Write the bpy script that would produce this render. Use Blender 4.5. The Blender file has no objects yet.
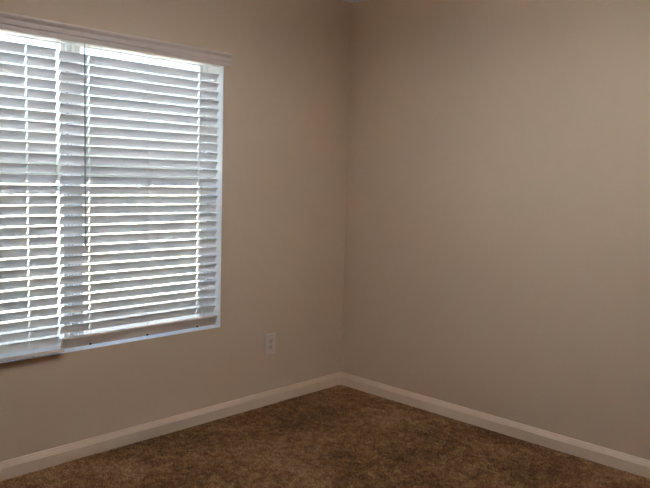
import bpy, bmesh, math, random
import numpy as np
from mathutils import Matrix, Vector

random.seed(7)
rng = np.random.default_rng(7)
scene = bpy.context.scene
C = scene.collection

# ------------------------------------------------------------------ camera
CAM = Vector((-3.3592, -3.0476, 1.3564))
YAW, PITCH, ROLL, FPX = 0.8060, -0.0957, 0.0280, 704.9
d = Vector((math.sin(YAW) * math.cos(PITCH), math.cos(YAW) * math.cos(PITCH), math.sin(PITCH)))
r = Vector((math.cos(YAW), -math.sin(YAW), 0))
u = r.cross(d)
r2 = r * math.cos(ROLL) + u * math.sin(ROLL)
u2 = -r * math.sin(ROLL) + u * math.cos(ROLL)
cam_data = bpy.data.cameras.new('camera')
cam_data.sensor_fit = 'HORIZONTAL'
cam_data.sensor_width = 36.0
cam_data.lens = FPX / 650 * 36.0
cam_data.clip_start = 0.02
cam = bpy.data.objects.new('camera', cam_data)
C.objects.link(cam)
M = Matrix((r2, u2, -d)).transposed().to_4x4()
M.translation = CAM
cam.matrix_world = M
scene.camera = cam

# ------------------------------------------------------------------ daylight
SUN_EL, SUN_AZ = math.radians(52), math.radians(190)      # sun stands on the far side of the house
world = bpy.data.worlds.new('sky')
scene.world = world
world.use_nodes = True
wn = world.node_tree
bg = wn.nodes['Background']
sky = wn.nodes.new('ShaderNodeTexSky')
sky.sky_type = 'NISHITA'
sky.sun_disc = False
sky.sun_elevation = SUN_EL
sky.sun_rotation = SUN_AZ
sky.air_density = 1.0
sky.dust_density = 4.0
sky.ozone_density = 1.0
wn.links.new(sky.outputs[0], bg.inputs[0])
bg.inputs[1].default_value = 1.0

sun_data = bpy.data.lights.new('sun', 'SUN')
sun_data.energy = 40.0
sun_data.angle = math.radians(0.6)
sun_data.color = (1.0, 0.95, 0.88)
sun = bpy.data.objects.new('sun', sun_data)
C.objects.link(sun)
sd = Vector((math.sin(SUN_AZ) * math.cos(SUN_EL), math.cos(SUN_AZ) * math.cos(SUN_EL), math.sin(SUN_EL)))
sun.rotation_euler = sd.to_track_quat('Z', 'Y').to_euler()
sun.location = (0, 0, 8)


# sampling portals in the openings: they emit nothing, they only guide sky sampling
def portal(loc, rot, w, h):
    por = bpy.data.lights.new('window_portal', 'AREA')
    por.shape = 'RECTANGLE'
    por.size, por.size_y = w, h
    por.cycles.is_portal = True
    po = bpy.data.objects.new('window_portal', por)
    C.objects.link(po)
    po.location = loc
    po.rotation_euler = rot


portal((-1.79, 0.195, 1.24), (math.radians(-90), 0, 0), 1.58, 1.45)


scene.view_settings.view_transform = 'Standard'
scene.view_settings.look = 'None'
scene.view_settings.gamma = 1.0
scene.view_settings.use_curve_mapping = False
scene.view_settings.exposure = 0.6
scene.cycles.max_bounces = 24
scene.cycles.diffuse_bounces = 16
scene.cycles.glossy_bounces = 4
scene.cycles.transparent_max_bounces = 16
scene.cycles.caustics_reflective = False
scene.cycles.caustics_refractive = False
scene.cycles.sample_clamp_indirect = 0.0
scene.cycles.use_denoising = True


FILL_W = 118.0                           # strength of the added fill light


# ------------------------------------------------------------------ materials
def lin(r_, g_, b_):
    f = lambda c: c / 12.92 if c <= 0.04045 else ((c + 0.055) / 1.055) ** 2.4
    return (f(r_ / 255), f(g_ / 255), f(b_ / 255), 1)


def mat(name, col, rough=0.6, spec=0.3, noise=None, bump=None, col2=None, metallic=0.0):
    """noise=(scale,amount) colour variation towards col2; bump=(scale,strength,distance)"""
    m = bpy.data.materials.new(name)
    m.use_nodes = True
    nt = m.node_tree
    b = nt.nodes['Principled BSDF']
    b.inputs['Roughness'].default_value = rough
    b.inputs['Specular IOR Level'].default_value = spec
    b.inputs['Metallic'].default_value = metallic
    b.inputs['Base Color'].default_value = col
    tc = nt.nodes.new('ShaderNodeTexCoord')
    if noise:
        n = nt.nodes.new('ShaderNodeTexNoise')
        n.inputs['Scale'].default_value = noise[0]
        n.inputs['Detail'].default_value = 5
        nt.links.new(tc.outputs['Object'], n.inputs['Vector'])
        rp = nt.nodes.new('ShaderNodeValToRGB')
        rp.color_ramp.elements[0].position = 0.5 - noise[1]
        rp.color_ramp.elements[0].color = col
        rp.color_ramp.elements[1].position = 0.5 + noise[1]
        rp.color_ramp.elements[1].color = col2
        nt.links.new(n.outputs['Fac'], rp.inputs['Fac'])
        nt.links.new(rp.outputs['Color'], b.inputs['Base Color'])
    if bump:
        n2 = nt.nodes.new('ShaderNodeTexNoise')
        n2.inputs['Scale'].default_value = bump[0]
        n2.inputs['Detail'].default_value = 3
        nt.links.new(tc.outputs['Object'], n2.inputs['Vector'])
        bp = nt.nodes.new('ShaderNodeBump')
        bp.inputs['Strength'].default_value = bump[1]
        bp.inputs['Distance'].default_value = bump[2]
        nt.links.new(n2.outputs['Fac'], bp.inputs['Height'])
        nt.links.new(bp.outputs['Normal'], b.inputs['Normal'])
    return m


WALL = lin(206, 181, 152)
M_wall = mat('beige_wall_paint', WALL, 0.75, 0.25, noise=(3.0, 0.3), col2=lin(204, 178, 148), bump=(170, 0.12, 0.0015))
M_ceil = mat('ceiling_paint', lin(221, 226, 232), 0.85, 0.1, bump=(120, 0.3, 0.003))
M_trim = mat('baseboard_paint', lin(221, 195, 166), 0.4, 0.4, noise=(12, 0.3), col2=lin(217, 190, 160))
M_blind = mat('white_slat_vinyl', lin(240, 240, 238), 0.5, 0.3)
M_rail = mat('blind_rail_vinyl', lin(208, 190, 170), 0.45, 0.4, bump=(60, 0.05, 0.0005))
M_val = mat('valance_vinyl', lin(208, 190, 174), 0.45, 0.4, noise=(20, 0.3), col2=lin(204, 185, 168))
M_cord = mat('white_cord', lin(240, 240, 238), 0.8, 0.1)
M_wand = mat('smoky_wand_acrylic', lin(165, 170, 174), 0.25, 0.5)
M_frame = mat('white_window_vinyl', lin(236, 238, 240), 0.4, 0.4)
M_plate = mat('outlet_plate_plastic', lin(209, 191, 174), 0.35, 0.45)
M_socket = mat('outlet_face_plastic', lin(198, 179, 162), 0.35, 0.45)
M_dark = mat('dark_slot', lin(40, 34, 30), 0.6, 0.2)
M_slot = mat('outlet_slot', lin(120, 100, 84), 0.6, 0.2)
M_metal = mat('screw_metal', lin(170, 165, 158), 0.35, 0.5, metallic=0.8)
M_ground = mat('concrete_ground', lin(185, 180, 170), 0.9, 0.1, noise=(1.2, 0.25), col2=lin(170, 164, 152), bump=(30, 0.2, 0.01))
M_shade_block = mat('shade_block_surface', lin(205, 198, 186), 0.8, 0.2, bump=(20, 0.2, 0.01))
M_base = mat('carpet_backing', lin(96, 72, 48), 0.95, 0.05, noise=(60, 0.3), col2=lin(76, 56, 36))


def carpet_material():
    m = bpy.data.materials.new('brown_carpet_pile')
    m.use_nodes = True
    nt = m.node_tree
    b = nt.nodes['Principled BSDF']
    b.inputs['Roughness'].default_value = 0.95
    b.inputs['Specular IOR Level'].default_value = 0.05
    at = nt.nodes.new('ShaderNodeAttribute')
    at.attribute_name = 'shade'
    rp = nt.nodes.new('ShaderNodeValToRGB')
    e = rp.color_ramp.elements
    e[0].position, e[0].color = 0.0, lin(98, 66, 42)
    e[1].position, e[1].color = 1.0, lin(188, 146, 102)
    e2 = rp.color_ramp.elements.new(0.5)
    e2.color = lin(146, 106, 70)
    nt.links.new(at.outputs['Fac'], rp.inputs['Fac'])
    nt.links.new(rp.outputs['Color'], b.inputs['Base Color'])
    return m


M_pile = carpet_material()


def pane_material():
    m = bpy.data.materials.new('window_glass')
    m.use_nodes = True
    nt = m.node_tree
    nt.nodes.remove(nt.nodes['Principled BSDF'])
    out = nt.nodes['Material Output']
    tr = nt.nodes.new('ShaderNodeBsdfTransparent')
    tr.inputs[0].default_value = (0.93, 0.97, 0.96, 1)
    gl = nt.nodes.new('ShaderNodeBsdfGlossy')
    gl.inputs['Roughness'].default_value = 0.02
    fr = nt.nodes.new('ShaderNodeFresnel')
    fr.inputs['IOR'].default_value = 1.45
    mx = nt.nodes.new('ShaderNodeMixShader')
    nt.links.new(fr.outputs[0], mx.inputs[0])
    nt.links.new(tr.outputs[0], mx.inputs[1])
    nt.links.new(gl.outputs[0], mx.inputs[2])
    nt.links.new(mx.outputs[0], out.inputs['Surface'])
    return m


M_glass = pane_material()


def screen_material():
    m = bpy.data.materials.new('insect_screen_mesh')
    m.use_nodes = True
    nt = m.node_tree
    nt.nodes.remove(nt.nodes['Principled BSDF'])
    out = nt.nodes['Material Output']
    tr = nt.nodes.new('ShaderNodeBsdfTransparent')
    df = nt.nodes.new('ShaderNodeBsdfDiffuse')
    df.inputs[0].default_value = lin(70, 72, 74)
    mx = nt.nodes.new('ShaderNodeMixShader')
    mx.inputs[0].default_value = 0.25
    nt.links.new(tr.outputs[0], mx.inputs[1])
    nt.links.new(df.outputs[0], mx.inputs[2])
    nt.links.new(mx.outputs[0], out.inputs['Surface'])
    return m


M_screen = screen_material()


# ------------------------------------------------------------------ helpers
def mesh_obj(name, verts, faces, m, parent=None, smooth=False):
    me = bpy.data.meshes.new(name)
    me.from_pydata([tuple(v) for v in verts], [], faces)
    me.validate()
    bm = bmesh.new()
    bm.from_mesh(me)
    bmesh.ops.recalc_face_normals(bm, faces=bm.faces)
    bm.to_mesh(me)
    bm.free()
    if smooth:
        for p in me.polygons:
            p.use_smooth = True
    me.materials.append(m)
    o = bpy.data.objects.new(name, me)
    C.objects.link(o)
    o.parent = parent
    return o


def bm_obj(name, bm, m, parent=None, smooth=False):
    bmesh.ops.recalc_face_normals(bm, faces=bm.faces)
    me = bpy.data.meshes.new(name)
    bm.to_mesh(me)
    bm.free()
    if smooth:
        for p in me.polygons:
            p.use_smooth = True
    me.materials.append(m)
    o = bpy.data.objects.new(name, me)
    C.objects.link(o)
    o.parent = parent
    return o


def add_box(bm, x0, x1, y0, y1, z0, z1, bevel=0.0, seg=2):
    g = bmesh.ops.create_cube(bm, size=1.0)
    vs = g['verts']
    for v in vs:
        v.co = Vector((x0 + (v.co.x + .5) * (x1 - x0), y0 + (v.co.y + .5) * (y1 - y0), z0 + (v.co.z + .5) * (z1 - z0)))
    if bevel:
        es = list({e for v in vs for e in v.link_edges})
        bmesh.ops.bevel(bm, geom=es, offset=bevel, segments=seg, affect='EDGES', profile=0.5)


def add_tube(bm, a, b, rad, n=8):
    a, b = Vector(a), Vector(b)
    ax = (b - a)
    q = ax.to_track_quat('Z', 'Y').to_matrix().to_4x4()
    q.translation = (a + b) / 2
    bmesh.ops.create_cone(bm, cap_ends=True, segments=n, radius1=rad, radius2=rad, depth=ax.length, matrix=q)


def empty(name, loc):
    o = bpy.data.objects.new(name, None)
    o.empty_display_size = 0.05
    C.objects.link(o)
    o.location = loc
    return o


def tag(o, label, cat=None, group=None, kind=None):
    o['label'] = label
    if cat:
        o['category'] = cat
    if group:
        o['group'] = group
    if kind:
        o['kind'] = kind
    return o


# ------------------------------------------------------------------ room shell
XL, YB, H = -4.3, -3.9, 2.44            # far sides of the room behind the camera
OX0, OX1, OZ0, OZ1 = -2.58, -0.996, 0.515, 1.965   # window opening
WT = 0.175

bm = bmesh.new()
add_box(bm, XL - WT, OX0, 0, WT, 0, H)
add_box(bm, OX1, WT, 0, WT, 0, H)
add_box(bm, OX0, OX1, 0, WT, 0, OZ0)
add_box(bm, OX0, OX1, 0, WT, OZ1, H)
tag(bm_obj('wall_left', bm, M_wall), 'beige painted wall holding the window with blinds', 'wall', kind='structure')
bm = bmesh.new()
add_box(bm, 0, WT, YB - WT, 0, 0, H)
tag(bm_obj('wall_right', bm, M_wall), 'plain beige wall to the right of the room corner', 'wall', kind='structure')
bm = bmesh.new()
add_box(bm, XL - WT, XL, YB - WT, 0, 0, H)
tag(bm_obj('wall_back', bm, M_wall), 'beige wall facing the plain right wall, out of view', 'wall', kind='structure')
bm = bmesh.new()
add_box(bm, XL, 0, YB - WT, YB, 0, H)
tag(bm_obj('wall_front', bm, M_wall), 'beige wall behind the viewer, out of view', 'wall', kind='structure')
bm = bmesh.new()
add_box(bm, XL - WT, WT, YB - WT, WT, H, H + 0.15)
tag(bm_obj('ceiling', bm, M_ceil), 'pale ceiling just showing above the room corner', 'ceiling', kind='structure')
bm = bmesh.new()
add_box(bm, XL - WT, WT, YB - WT, WT, -0.12, 0)
floor = tag(bm_obj('floor', bm, M_base), 'brown carpeted floor', 'floor', kind='structure')


# carpet pile: tens of thousands of tufts, one object
def carpet():
    sp = 0.0085
    xs = np.arange(-3.3, -0.02, sp)
    ys = np.arange(-3.0, -0.02, sp)
    X, Y = np.meshgrid(xs, ys)
    X = X.ravel() + rng.uniform(-.45, .45, X.size) * sp
    Y = Y.ravel() + rng.uniform(-.45, .45, Y.size) * sp
    keep = (X + Y) > -3.75
    X, Y = X[keep], Y[keep]
    n = X.size

    def vn(x, y, s, seed):          # value noise
        g = np.random.default_rng(seed).random((256, 256))
        x = x * s + 50
        y = y * s + 50
        xi, yi = np.floor(x).astype(int), np.floor(y).astype(int)
        fx, fy = x - xi, y - yi
        fx, fy = fx * fx * (3 - 2 * fx), fy * fy * (3 - 2 * fy)
        a = g[xi % 256, yi % 256]; b = g[(xi + 1) % 256, yi % 256]
        c = g[xi % 256, (yi + 1) % 256]; e = g[(xi + 1) % 256, (yi + 1) % 256]
        return (a * (1 - fx) + b * fx) * (1 - fy) + (c * (1 - fx) + e * fx) * fy
    big = vn(X, Y, 3.2, 1) * .5 + vn(X + Y * .4, Y - X * .3, 7, 2) * .3 + vn(X, Y, 16, 3) * .2
    fine = vn(X, Y, 42, 4)
    # footprints and vacuum strokes lay the pile one way or the other
    lean = vn(X * .6 + Y, Y * .5 - X * .5, 4.5, 5) * 2 - 1
    h = 0.006 + 0.004 * rng.random(n) + 0.003 * (big - .5)
    h *= np.clip(np.minimum(-X, -Y) / .05, .5, 1)          # pressed down along the walls
    w = sp * (0.62 + 0.2 * rng.random(n))
    ang = rng.uniform(0, 6.283, n)
    dx = 0.005 * lean + rng.normal(0, .0028, n)
    dy = -0.006 * lean + rng.normal(0, .0028, n)
    V = np.zeros((n, 7, 3), np.float32)
    for k in range(3):
        a = ang + k * 2.0944
        V[:, k, 0] = X + w * np.cos(a); V[:, k, 1] = Y + w * np.sin(a); V[:, k, 2] = 0
        V[:, 3 + k, 0] = X + dx * .6 + w * .85 * np.cos(a + .5); V[:, 3 + k, 1] = Y + dy * .6 + w * .85 * np.sin(a + .5)
        V[:, 3 + k, 2] = h * .68
    V[:, 6, 0] = X + dx; V[:, 6, 1] = Y + dy; V[:, 6, 2] = h
    V[..., 0] = np.minimum(V[..., 0], -0.0152)
    V[..., 1] = np.minimum(V[..., 1], -0.0152)
    f = []
    for k in range(3):
        j = (k + 1) % 3
        f += [(k, j, 3 + j), (k, 3 + j, 3 + k), (3 + k, 3 + j, 6)]
    f = np.array(f, np.int32)
    F = (np.arange(n, dtype=np.int32)[:, None, None] * 7 + f[None]).reshape(-1)
    nf = n * 9
    me = bpy.data.meshes.new('carpet_pile')
    me.vertices.add(n * 7); me.vertices.foreach_set('co', V.ravel())
    me.loops.add(nf * 3); me.loops.foreach_set('vertex_index', F)
    me.polygons.add(nf)
    me.polygons.foreach_set('loop_start', np.arange(0, nf * 3, 3, dtype=np.int32))
    me.update(calc_edges=True)
    sh = np.clip(0.46 + (big - .5) * 0.8 + (fine - .5) * .45 + rng.normal(0, .13, n), 0, 1).astype(np.float32)
    at = me.attributes.new('shade', 'FLOAT', 'POINT')
    at.data.foreach_set('value', np.repeat(sh, 7))
    me.polygons.foreach_set('use_smooth', np.ones(nf, bool))
    me.materials.append(M_pile)
    o = bpy.data.objects.new('carpet_pile', me)
    C.objects.link(o)
    o.parent = floor
    o['kind'] = 'stuff'
    o['label'] = 'mottled brown cut pile of the carpet'


carpet()

# baseboards: profile (offset from wall, height), mitred at both ends
BP = [(0, 0), (0.015, 0), (0.015, 0.054), (0.0135, 0.057), (0.0125, 0.0575), (0.012, 0.060), (0.0095, 0.066), (0.006, 0.072), (0.0045, 0.0775), (0.0025, 0.080), (0.0, 0.081)]


def baseboard(name, fn0, fn1, label):
    n = len(BP)
    vs = [fn0(o_, z) for o_, z in BP] + [fn1(o_, z) for o_, z in BP]
    fs = [(i, (i + 1) % n, n + (i + 1) % n, n + i) for i in range(n)] + [tuple(range(n)), tuple(range(n, 2 * n))]
    o = mesh_obj(name, vs, fs, M_trim)
    tag(o, label, 'baseboard', kind='structure')


e_ = 0.0
baseboard('baseboard_left', lambda o, z: (XL + o, -o, z), lambda o, z: (-o, -o, z), 'pale painted baseboard under the window wall')
baseboard('baseboard_right', lambda o, z: (-o, -o, z), lambda o, z: (-o, YB + o, z), 'pale painted baseboard along the plain right wall')
baseboard('baseboard_back', lambda o, z: (XL + o, -o, z), lambda o, z: (XL + o, YB + o, z), 'pale baseboard along the wall opposite the right wall')
baseboard('baseboard_front', lambda o, z: (XL + o, YB + o, z), lambda o, z: (-o, YB + o, z), 'pale baseboard along the wall behind the viewer')

# added unseen block over the room, shades the ground outside the window
bm = bmesh.new()
add_box(bm, XL - WT, 5.0, YB - WT, WT, H + 0.16, 5.4)
tag(bm_obj('added_shade_block', bm, M_shade_block), 'added block above the room that shades the ground outside, out of view', 'light blocker', kind='structure')

# outside ground
bm = bmesh.new()
add_box(bm, -90, 90, -90, 90, -0.6, -0.3)
tag(bm_obj('ground', bm, M_ground), 'pale ground outside the window', 'ground', kind='structure')

# ------------------------------------------------------------------ windows
MX0, MX1 = -1.782, -1.760                # mullion between the twin windows
bm = bmesh.new()
add_box(bm, MX0, MX1, 0.135, WT, OZ0, OZ1, 0.003)
tag(bm_obj('trim_1', bm, M_frame), 'white post between the two windows behind the blinds', 'window post', kind='structure')
MEET = 1.265


def window(name, x0, x1, label):
    root = tag(empty(name, ((x0 + x1) / 2, 0.15, OZ0)), label, 'window', kind='structure')
    T = Matrix.Translation(-Vector(root.location))

    def part(nm, boxes, m, parent=root, bev=0.002):
        b_ = bmesh.new()
        for bx in boxes:
            add_box(b_, *bx, bevel=bev)
        b_.transform(T)
        return bm_obj(nm, b_, m, parent)

    def ring(a0, a1, c0, c1, y0, y1, w):
        return [(a0, a1, y0, y1, c0, c0 + w), (a0, a1, y0, y1, c1 - w, c1), (a0, a0 + w, y0, y1, c0 + w, c1 - w), (a1 - w, a1, y0, y1, c0 + w, c1 - w)]
    e = 0.001
    part('frame', ring(x0 + e, x1 - e, OZ0 + e, OZ1 - e, 0.138, WT - e, 0.012), M_frame)
    us = part('upper_sash', ring(x0 + .016, x1 - .016, MEET - .013, OZ1 - .014, 0.156, 0.170, 0.020), M_frame)
    ls = part('lower_sash', ring(x0 + .016, x1 - .016, OZ0 + .014, MEET + .013, 0.140, 0.154, 0.020), M_frame)
    part('pane', [(x0 + .035, x1 - .035, 0.161, 0.164, MEET + .006, OZ1 - .033)], M_glass, us, 0)
    part('pane', [(x0 + .035, x1 - .035, 0.146, 0.149, OZ0 + .033, MEET - .006)], M_glass, ls, 0)
    part('sash_lock', [((x0 + x1) / 2 - .03, (x0 + x1) / 2 + .03, 0.141, 0.153, MEET + .0135, MEET + .025)], M_frame, ls, 0.003)
    b_ = bmesh.new()
    add_box(b_, x0 + .02, x1 - .02, 0.172, 0.1725, OZ0 + .018, MEET + .01)
    b_.transform(T)
    bm_obj('insect_screen', b_, M_screen, root)
    return root


# white lining of the window opening
bm = bmesh.new()
add_box(bm, OX1 - .004, OX1 - .0005, 0.0, 0.135, OZ0 + .0045, OZ1 - .001)
add_box(bm, OX0 + .0005, OX0 + .004, 0.0, 0.135, OZ0 + .0045, OZ1 - .001)
add_box(bm, OX0 + .0005, OX1 - .0005, -0.001, 0.135, OZ0 + .0005, OZ0 + .004)
tag(bm_obj('trim_3', bm, M_frame), 'white lining of the window opening around the blinds', 'window lining', kind='structure')

window('window_1', OX0, MX0, 'white hung window behind the left blind')
window('window_2', MX1, OX1, 'white hung window behind the right blind')

# ------------------------------------------------------------------ blinds
SLAT_D, SLAT_T = 0.044, 0.0026
PITCHZ = 0.0465
BY = 0.024                             # depth of the slats inside the opening


def slat_mesh(w, holes, name='slat'):
    hw = 0.0045
    cols = [0.0]
    hole_cols = set()
    for hx in holes:
        cols += [hx - hw, hx + hw]
    cols.append(w)
    for i in range(len(holes)):
        hole_cols.add(1 + 2 * i)
    vv = [-.5, -.36, -.18, 0, .18, .36, .5]
    hole_rows = {1, 2, 3, 4}
    nx, ny = len(cols), len(vv)
    verts = []
    for s in (1, -1):
        for x in cols:
            for v in vv:
                crown = 0.0034 * (1 - (2 * v) ** 2)
                verts.append((x, v * SLAT_D, crown + s * SLAT_T / 2))
    idx = lambda s, i, j: s * nx * ny + i * ny + j
    fs = []
    filled = lambda i, j: 0 <= i < nx - 1 and 0 <= j < ny - 1 and not (i in hole_cols and j in hole_rows)
    for i in range(nx - 1):
        for j in range(ny - 1):
            if not filled(i, j):
                continue
            fs.append((idx(0, i, j), idx(0, i + 1, j), idx(0, i + 1, j + 1), idx(0, i, j + 1)))
            fs.append((idx(1, i, j), idx(1, i, j + 1), idx(1, i + 1, j + 1), idx(1, i + 1, j)))
            for (a, b, di, dj) in (((i, j), (i, j + 1), -1, 0), ((i + 1, j), (i + 1, j + 1), 1, 0), ((i, j), (i + 1, j), 0, -1), ((i, j + 1), (i + 1, j + 1), 0, 1)):
                if not filled(i + di, j + dj):
                    fs.append((idx(0, *a), idx(0, *b), idx(1, *b), idx(1, *a)))
    me = bpy.data.meshes.new(name)
    me.from_pydata(verts, [], fs)
    b_ = bmesh.new()
    b_.from_mesh(me)
    bmesh.ops.recalc_face_normals(b_, faces=b_.faces)
    b_.to_mesh(me)
    b_.free()
    me.materials.append(M_blind)
    return me


def blind(x0, x1, holes, mids, z_first, n, tilt, label, rail, wand_x=None, pitch=PITCHZ):
    """slat centres run from z_first downwards; the room-side edge is tipped up by tilt"""
    zr = rail['z']
    root = tag(empty('window_blind', ((x0 + x1) / 2, BY, zr)), label, 'blind', 'window blinds')
    off = -Vector(root.location)
    T = Matrix.Translation(off)
    # headrail
    b_ = bmesh.new()
    add_box(b_, x0, x1, BY - .022, BY + .03, OZ1 - .045, OZ1 - .002, 0.002)
    b_.transform(T)
    bm_obj('headrail', b_, M_blind, root)
    me = slat_mesh(x1 - x0, [h - x0 for h in holes])
    zs = [z_first - k * pitch for k in range(n)]
    for k, z in enumerate(zs):
        o = bpy.data.objects.new('slat', me)
        C.objects.link(o)
        o.parent = root
        o.location = Vector((x0, BY, z)) + off
        o.rotation_euler = (-tilt + random.gauss(0, 0.006), random.gauss(0, 0.0006), 0)
    # bottom rail
    b_ = bmesh.new()
    add_box(b_, x0, x1, -rail['w'] / 2, rail['w'] / 2, -.0075, .0075, 0.003)
    br = bm_obj('bottom_rail', b_, M_rail, root)
    br.location = Vector((0, rail['y'], zr)) + Vector((0, off.y, off.z))
    br.location.x = off.x
    br.rotation_euler = (-rail['tilt'], 0, 0)
    for hx in list(holes) + list(mids):
        b_ = bmesh.new()
        bmesh.ops.create_cone(b_, cap_ends=True, segments=14, radius1=.0045, radius2=.006, depth=.003)
        bt = bm_obj('rail_button', b_, M_dark, br)
        bt.location = (hx, rail['btn'], -.009)
    # ladders: two strings and a rung under every slat
    c, s = math.cos(tilt), math.sin(tilt)
    fy, fz = BY - .0235 * c, .0235 * s
    by, bz = BY + .0235 * c, -.0235 * s
    rc, rs = math.cos(rail['tilt']), math.sin(rail['tilt'])
    for hx in list(holes) + list(mids):
        b_ = bmesh.new()
        add_tube(b_, (hx, fy, OZ1 - .046), (hx, fy, zs[-1] + fz), .0009, 6)
        add_tube(b_, (hx, by, OZ1 - .046), (hx, by, zs[-1] + bz), .0009, 6)
        add_tube(b_, (hx, fy, zs[-1] + fz), (hx, rail['y'] - (rail['w'] / 2 + .001) * rc, zr + (rail['w'] / 2 + .001) * rs), .0009, 6)
        add_tube(b_, (hx, by, zs[-1] + bz), (hx, rail['y'] + (rail['w'] / 2 + .001) * rc, zr - (rail['w'] / 2 + .001) * rs), .0009, 6)
        for z in zs:
            add_tube(b_, (hx, fy, z + fz - .004), (hx, by, z + bz - .004), .0006, 4)
        b_.transform(T)
        bm_obj('ladder_cord', b_, M_cord, root)
    for hx in holes:
        b_ = bmesh.new()
        add_tube(b_, (hx, BY, OZ1 - .046), (hx, rail['y'], zr + .006), .0009, 6)
        b_.transform(T)
        bm_obj('lift_cord', b_, M_cord, root)
    if wand_x is not None:
        wy = -0.006
        b_ = bmesh.new()
        add_tube(b_, (wand_x, wy, 1.905), (wand_x, wy, 1.03), .0034, 6)
        b_.transform(T)
        w = bm_obj('tilt_wand', b_, M_wand, root)
        w['label'] = 'thin grey tilt wand'
        b_ = bmesh.new()
        add_tube(b_, (wand_x, BY - .026, 1.928), (wand_x, wy, 1.918), .0022, 6)
        add_tube(b_, (wand_x, wy, 1.920), (wand_x, wy, 1.904), .0022, 6)
        b_.transform(T)
        bm_obj('wand_hook', b_, M_metal, w)
        b_ = bmesh.new()
        q = Matrix.Translation((wand_x, wy, 1.018))
        bmesh.ops.create_cone(b_, cap_ends=True, segments=10, radius1=.0058, radius2=.0046, depth=.026, matrix=q)
        b_.transform(T)
        bm_obj('wand_tip', b_, M_wand, w)
    return root


blind(-2.570, -1.9075, [-2.43, -2.040], [], 1.862, 29, math.radians(63),
      'white horizontal slat blind at the left, cut by the photo edge',
      dict(z=0.534, y=-0.013, tilt=math.radians(15), btn=0.0, w=.051), pitch=0.04604)
blind(-1.894, -1.015, [-1.752, -1.137], [-1.4445], 1.8575, 28, math.radians(63),
      'white horizontal slat blind with a hanging tilt wand, nearer the room corner',
      dict(z=0.557, y=0.017, tilt=math.radians(66), btn=0.022, w=.056), wand_x=-1.787, pitch=0.0459)

# valance over both blinds
VX0, VX1, VZ0, VZ1 = -2.615, -0.967, 1.921, 1.990
VP = [(-.002, VZ1), (-.028, VZ1), (-.031, VZ1 - .004), (-.031, VZ1 - .009), (-.027, VZ1 - .015), (-.022, VZ1 - .020), (-.0195, VZ1 - .0245),
      (-.0225, VZ1 - .0255), (-.0235, VZ1 - .030), (-.0235, VZ1 - .043), (-.0205, VZ1 - .0475), (-.0185, VZ1 - .0485), (-.0205, VZ1 - .0505), (-.021, VZ0 + .004), (-.018, VZ0), (-.008, VZ0), (-.008, VZ0 + .01), (-.002, VZ0 + .01)]
n = len(VP)
cx = (VX0 + VX1) / 2
vs = [(VX0, y, z) for y, z in VP] + [(VX1, y, z) for y, z in VP]
fs = [(i, (i + 1) % n, n + (i + 1) % n, n + i) for i in range(n)] + [tuple(range(n)), tuple(range(n, 2 * n))]
tag(mesh_obj('blind_valance', vs, fs, M_val), 'long beige moulded valance across the top of both blinds', 'valance')

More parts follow.
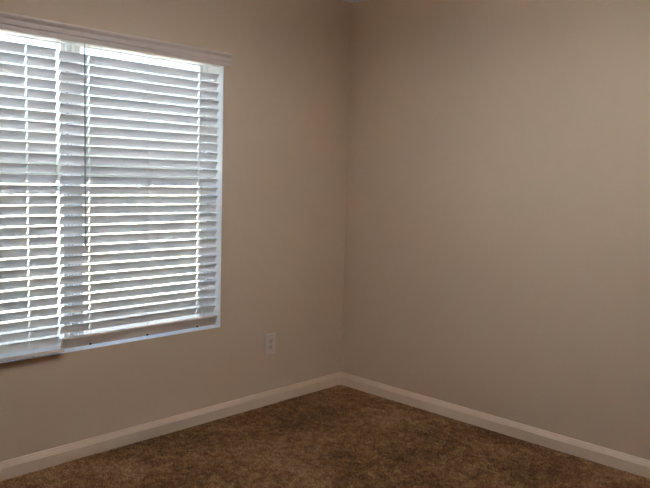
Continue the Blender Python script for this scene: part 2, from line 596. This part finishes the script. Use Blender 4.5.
# ------------------------------------------------------------------ power outlet on the window wall
out = tag(empty('power_outlet', (-0.632, 0, 0.365)), 'beige duplex power outlet low on the window wall', 'outlet')
b_ = bmesh.new()
add_box(b_, -.041, .041, -.0100, -0.0, -.0635, .0635, 0.0045)
bm_obj('cover_plate', b_, M_plate, out)
for sz in (1, -1):
    b_ = bmesh.new()
    bmesh.ops.create_cone(b_, cap_ends=True, segments=28, radius1=.0172, radius2=.0168, depth=.003,
                          matrix=Matrix.Translation((0, -.0107, sz * .0195)) @ Matrix.Rotation(math.pi / 2, 4, 'X'))
    for v in b_.verts:                # flattened top and bottom like a duplex face
        dz = v.co.z - sz * .0195
        v.co.z = sz * .0195 + max(-.0142, min(.0142, dz))
    so = bm_obj('socket', b_, M_socket, out)
    for dx, hh in ((-.0063, .0045), (.0063, .0037)):
        b_ = bmesh.new()
        add_box(b_, dx - .0011, dx + .0011, -.0126, -.0115, sz * .0195 + .003 - hh, sz * .0195 + .003 + hh)
        bm_obj('slot', b_, M_slot, so)
    b_ = bmesh.new()
    bmesh.ops.create_cone(b_, cap_ends=True, segments=12, radius1=.0023, radius2=.0023, depth=.0011,
                          matrix=Matrix.Translation((0, -.01205, sz * .0195 - .0085)) @ Matrix.Rotation(math.pi / 2, 4, 'X'))
    bm_obj('ground_hole', b_, M_slot, so)
b_ = bmesh.new()
bmesh.ops.create_cone(b_, cap_ends=True, segments=14, radius1=.0034, radius2=.0030, depth=.0014,
                      matrix=Matrix.Translation((0, -.0104, 0)) @ Matrix.Rotation(math.pi / 2, 4, 'X'))
bm_obj('screw', b_, M_metal, out)


# ------------------------------------------------------------------ added uplight bowl above the frame, fills the room with light
FILL_COL = (1.0, 1.05, 1.15)


def fill_uplight(loc, glow):
    root = tag(empty('fill_uplight', loc), 'added white uplight bowl that brightens the room, out of view', 'fill_light')
    b_ = bmesh.new()
    bmesh.ops.create_cone(b_, cap_ends=True, segments=24, radius1=.045, radius2=.06, depth=.025, matrix=Matrix.Translation((0, 0, -.0125)))
    bm_obj('canopy', b_, M_frame, root)
    b_ = bmesh.new()
    add_tube(b_, (0, 0, -.02), (0, 0, -.46), .006, 10)
    bm_obj('rod', b_, M_frame, root)
    N, prof = 40, [(.0, -.47), (.06, -.466), (.12, -.445), (.165, -.41), (.18, -.37), (.176, -.37), (.16, -.408), (.115, -.44), (.0, -.462)]
    vs, fs = [], []
    for (r_, z) in prof:
        for k in range(N):
            a = 2 * math.pi * k / N
            vs.append((r_ * math.cos(a), r_ * math.sin(a), z))
    for i in range(len(prof) - 1):
        for k in range(N):
            fs.append((i * N + k, i * N + (k + 1) % N, (i + 1) * N + (k + 1) % N, (i + 1) * N + k))
    bm_obj_ = mesh_obj('bowl', vs, fs, M_frame, root, True)
    b_ = bmesh.new()
    bmesh.ops.create_cone(b_, cap_ends=True, segments=40, radius1=.155, radius2=.163, depth=.012, matrix=Matrix.Translation((0, 0, -.40)))
    m = bpy.data.materials.new('fill_glow')
    m.use_nodes = True
    p = m.node_tree.nodes['Principled BSDF']
    p.inputs['Emission Color'].default_value = FILL_COL + (1,)
    p.inputs['Emission Strength'].default_value = glow
    bm_obj('fill_disc', b_, m, root)


fill_uplight((-1.62, -1.72, H), FILL_W)
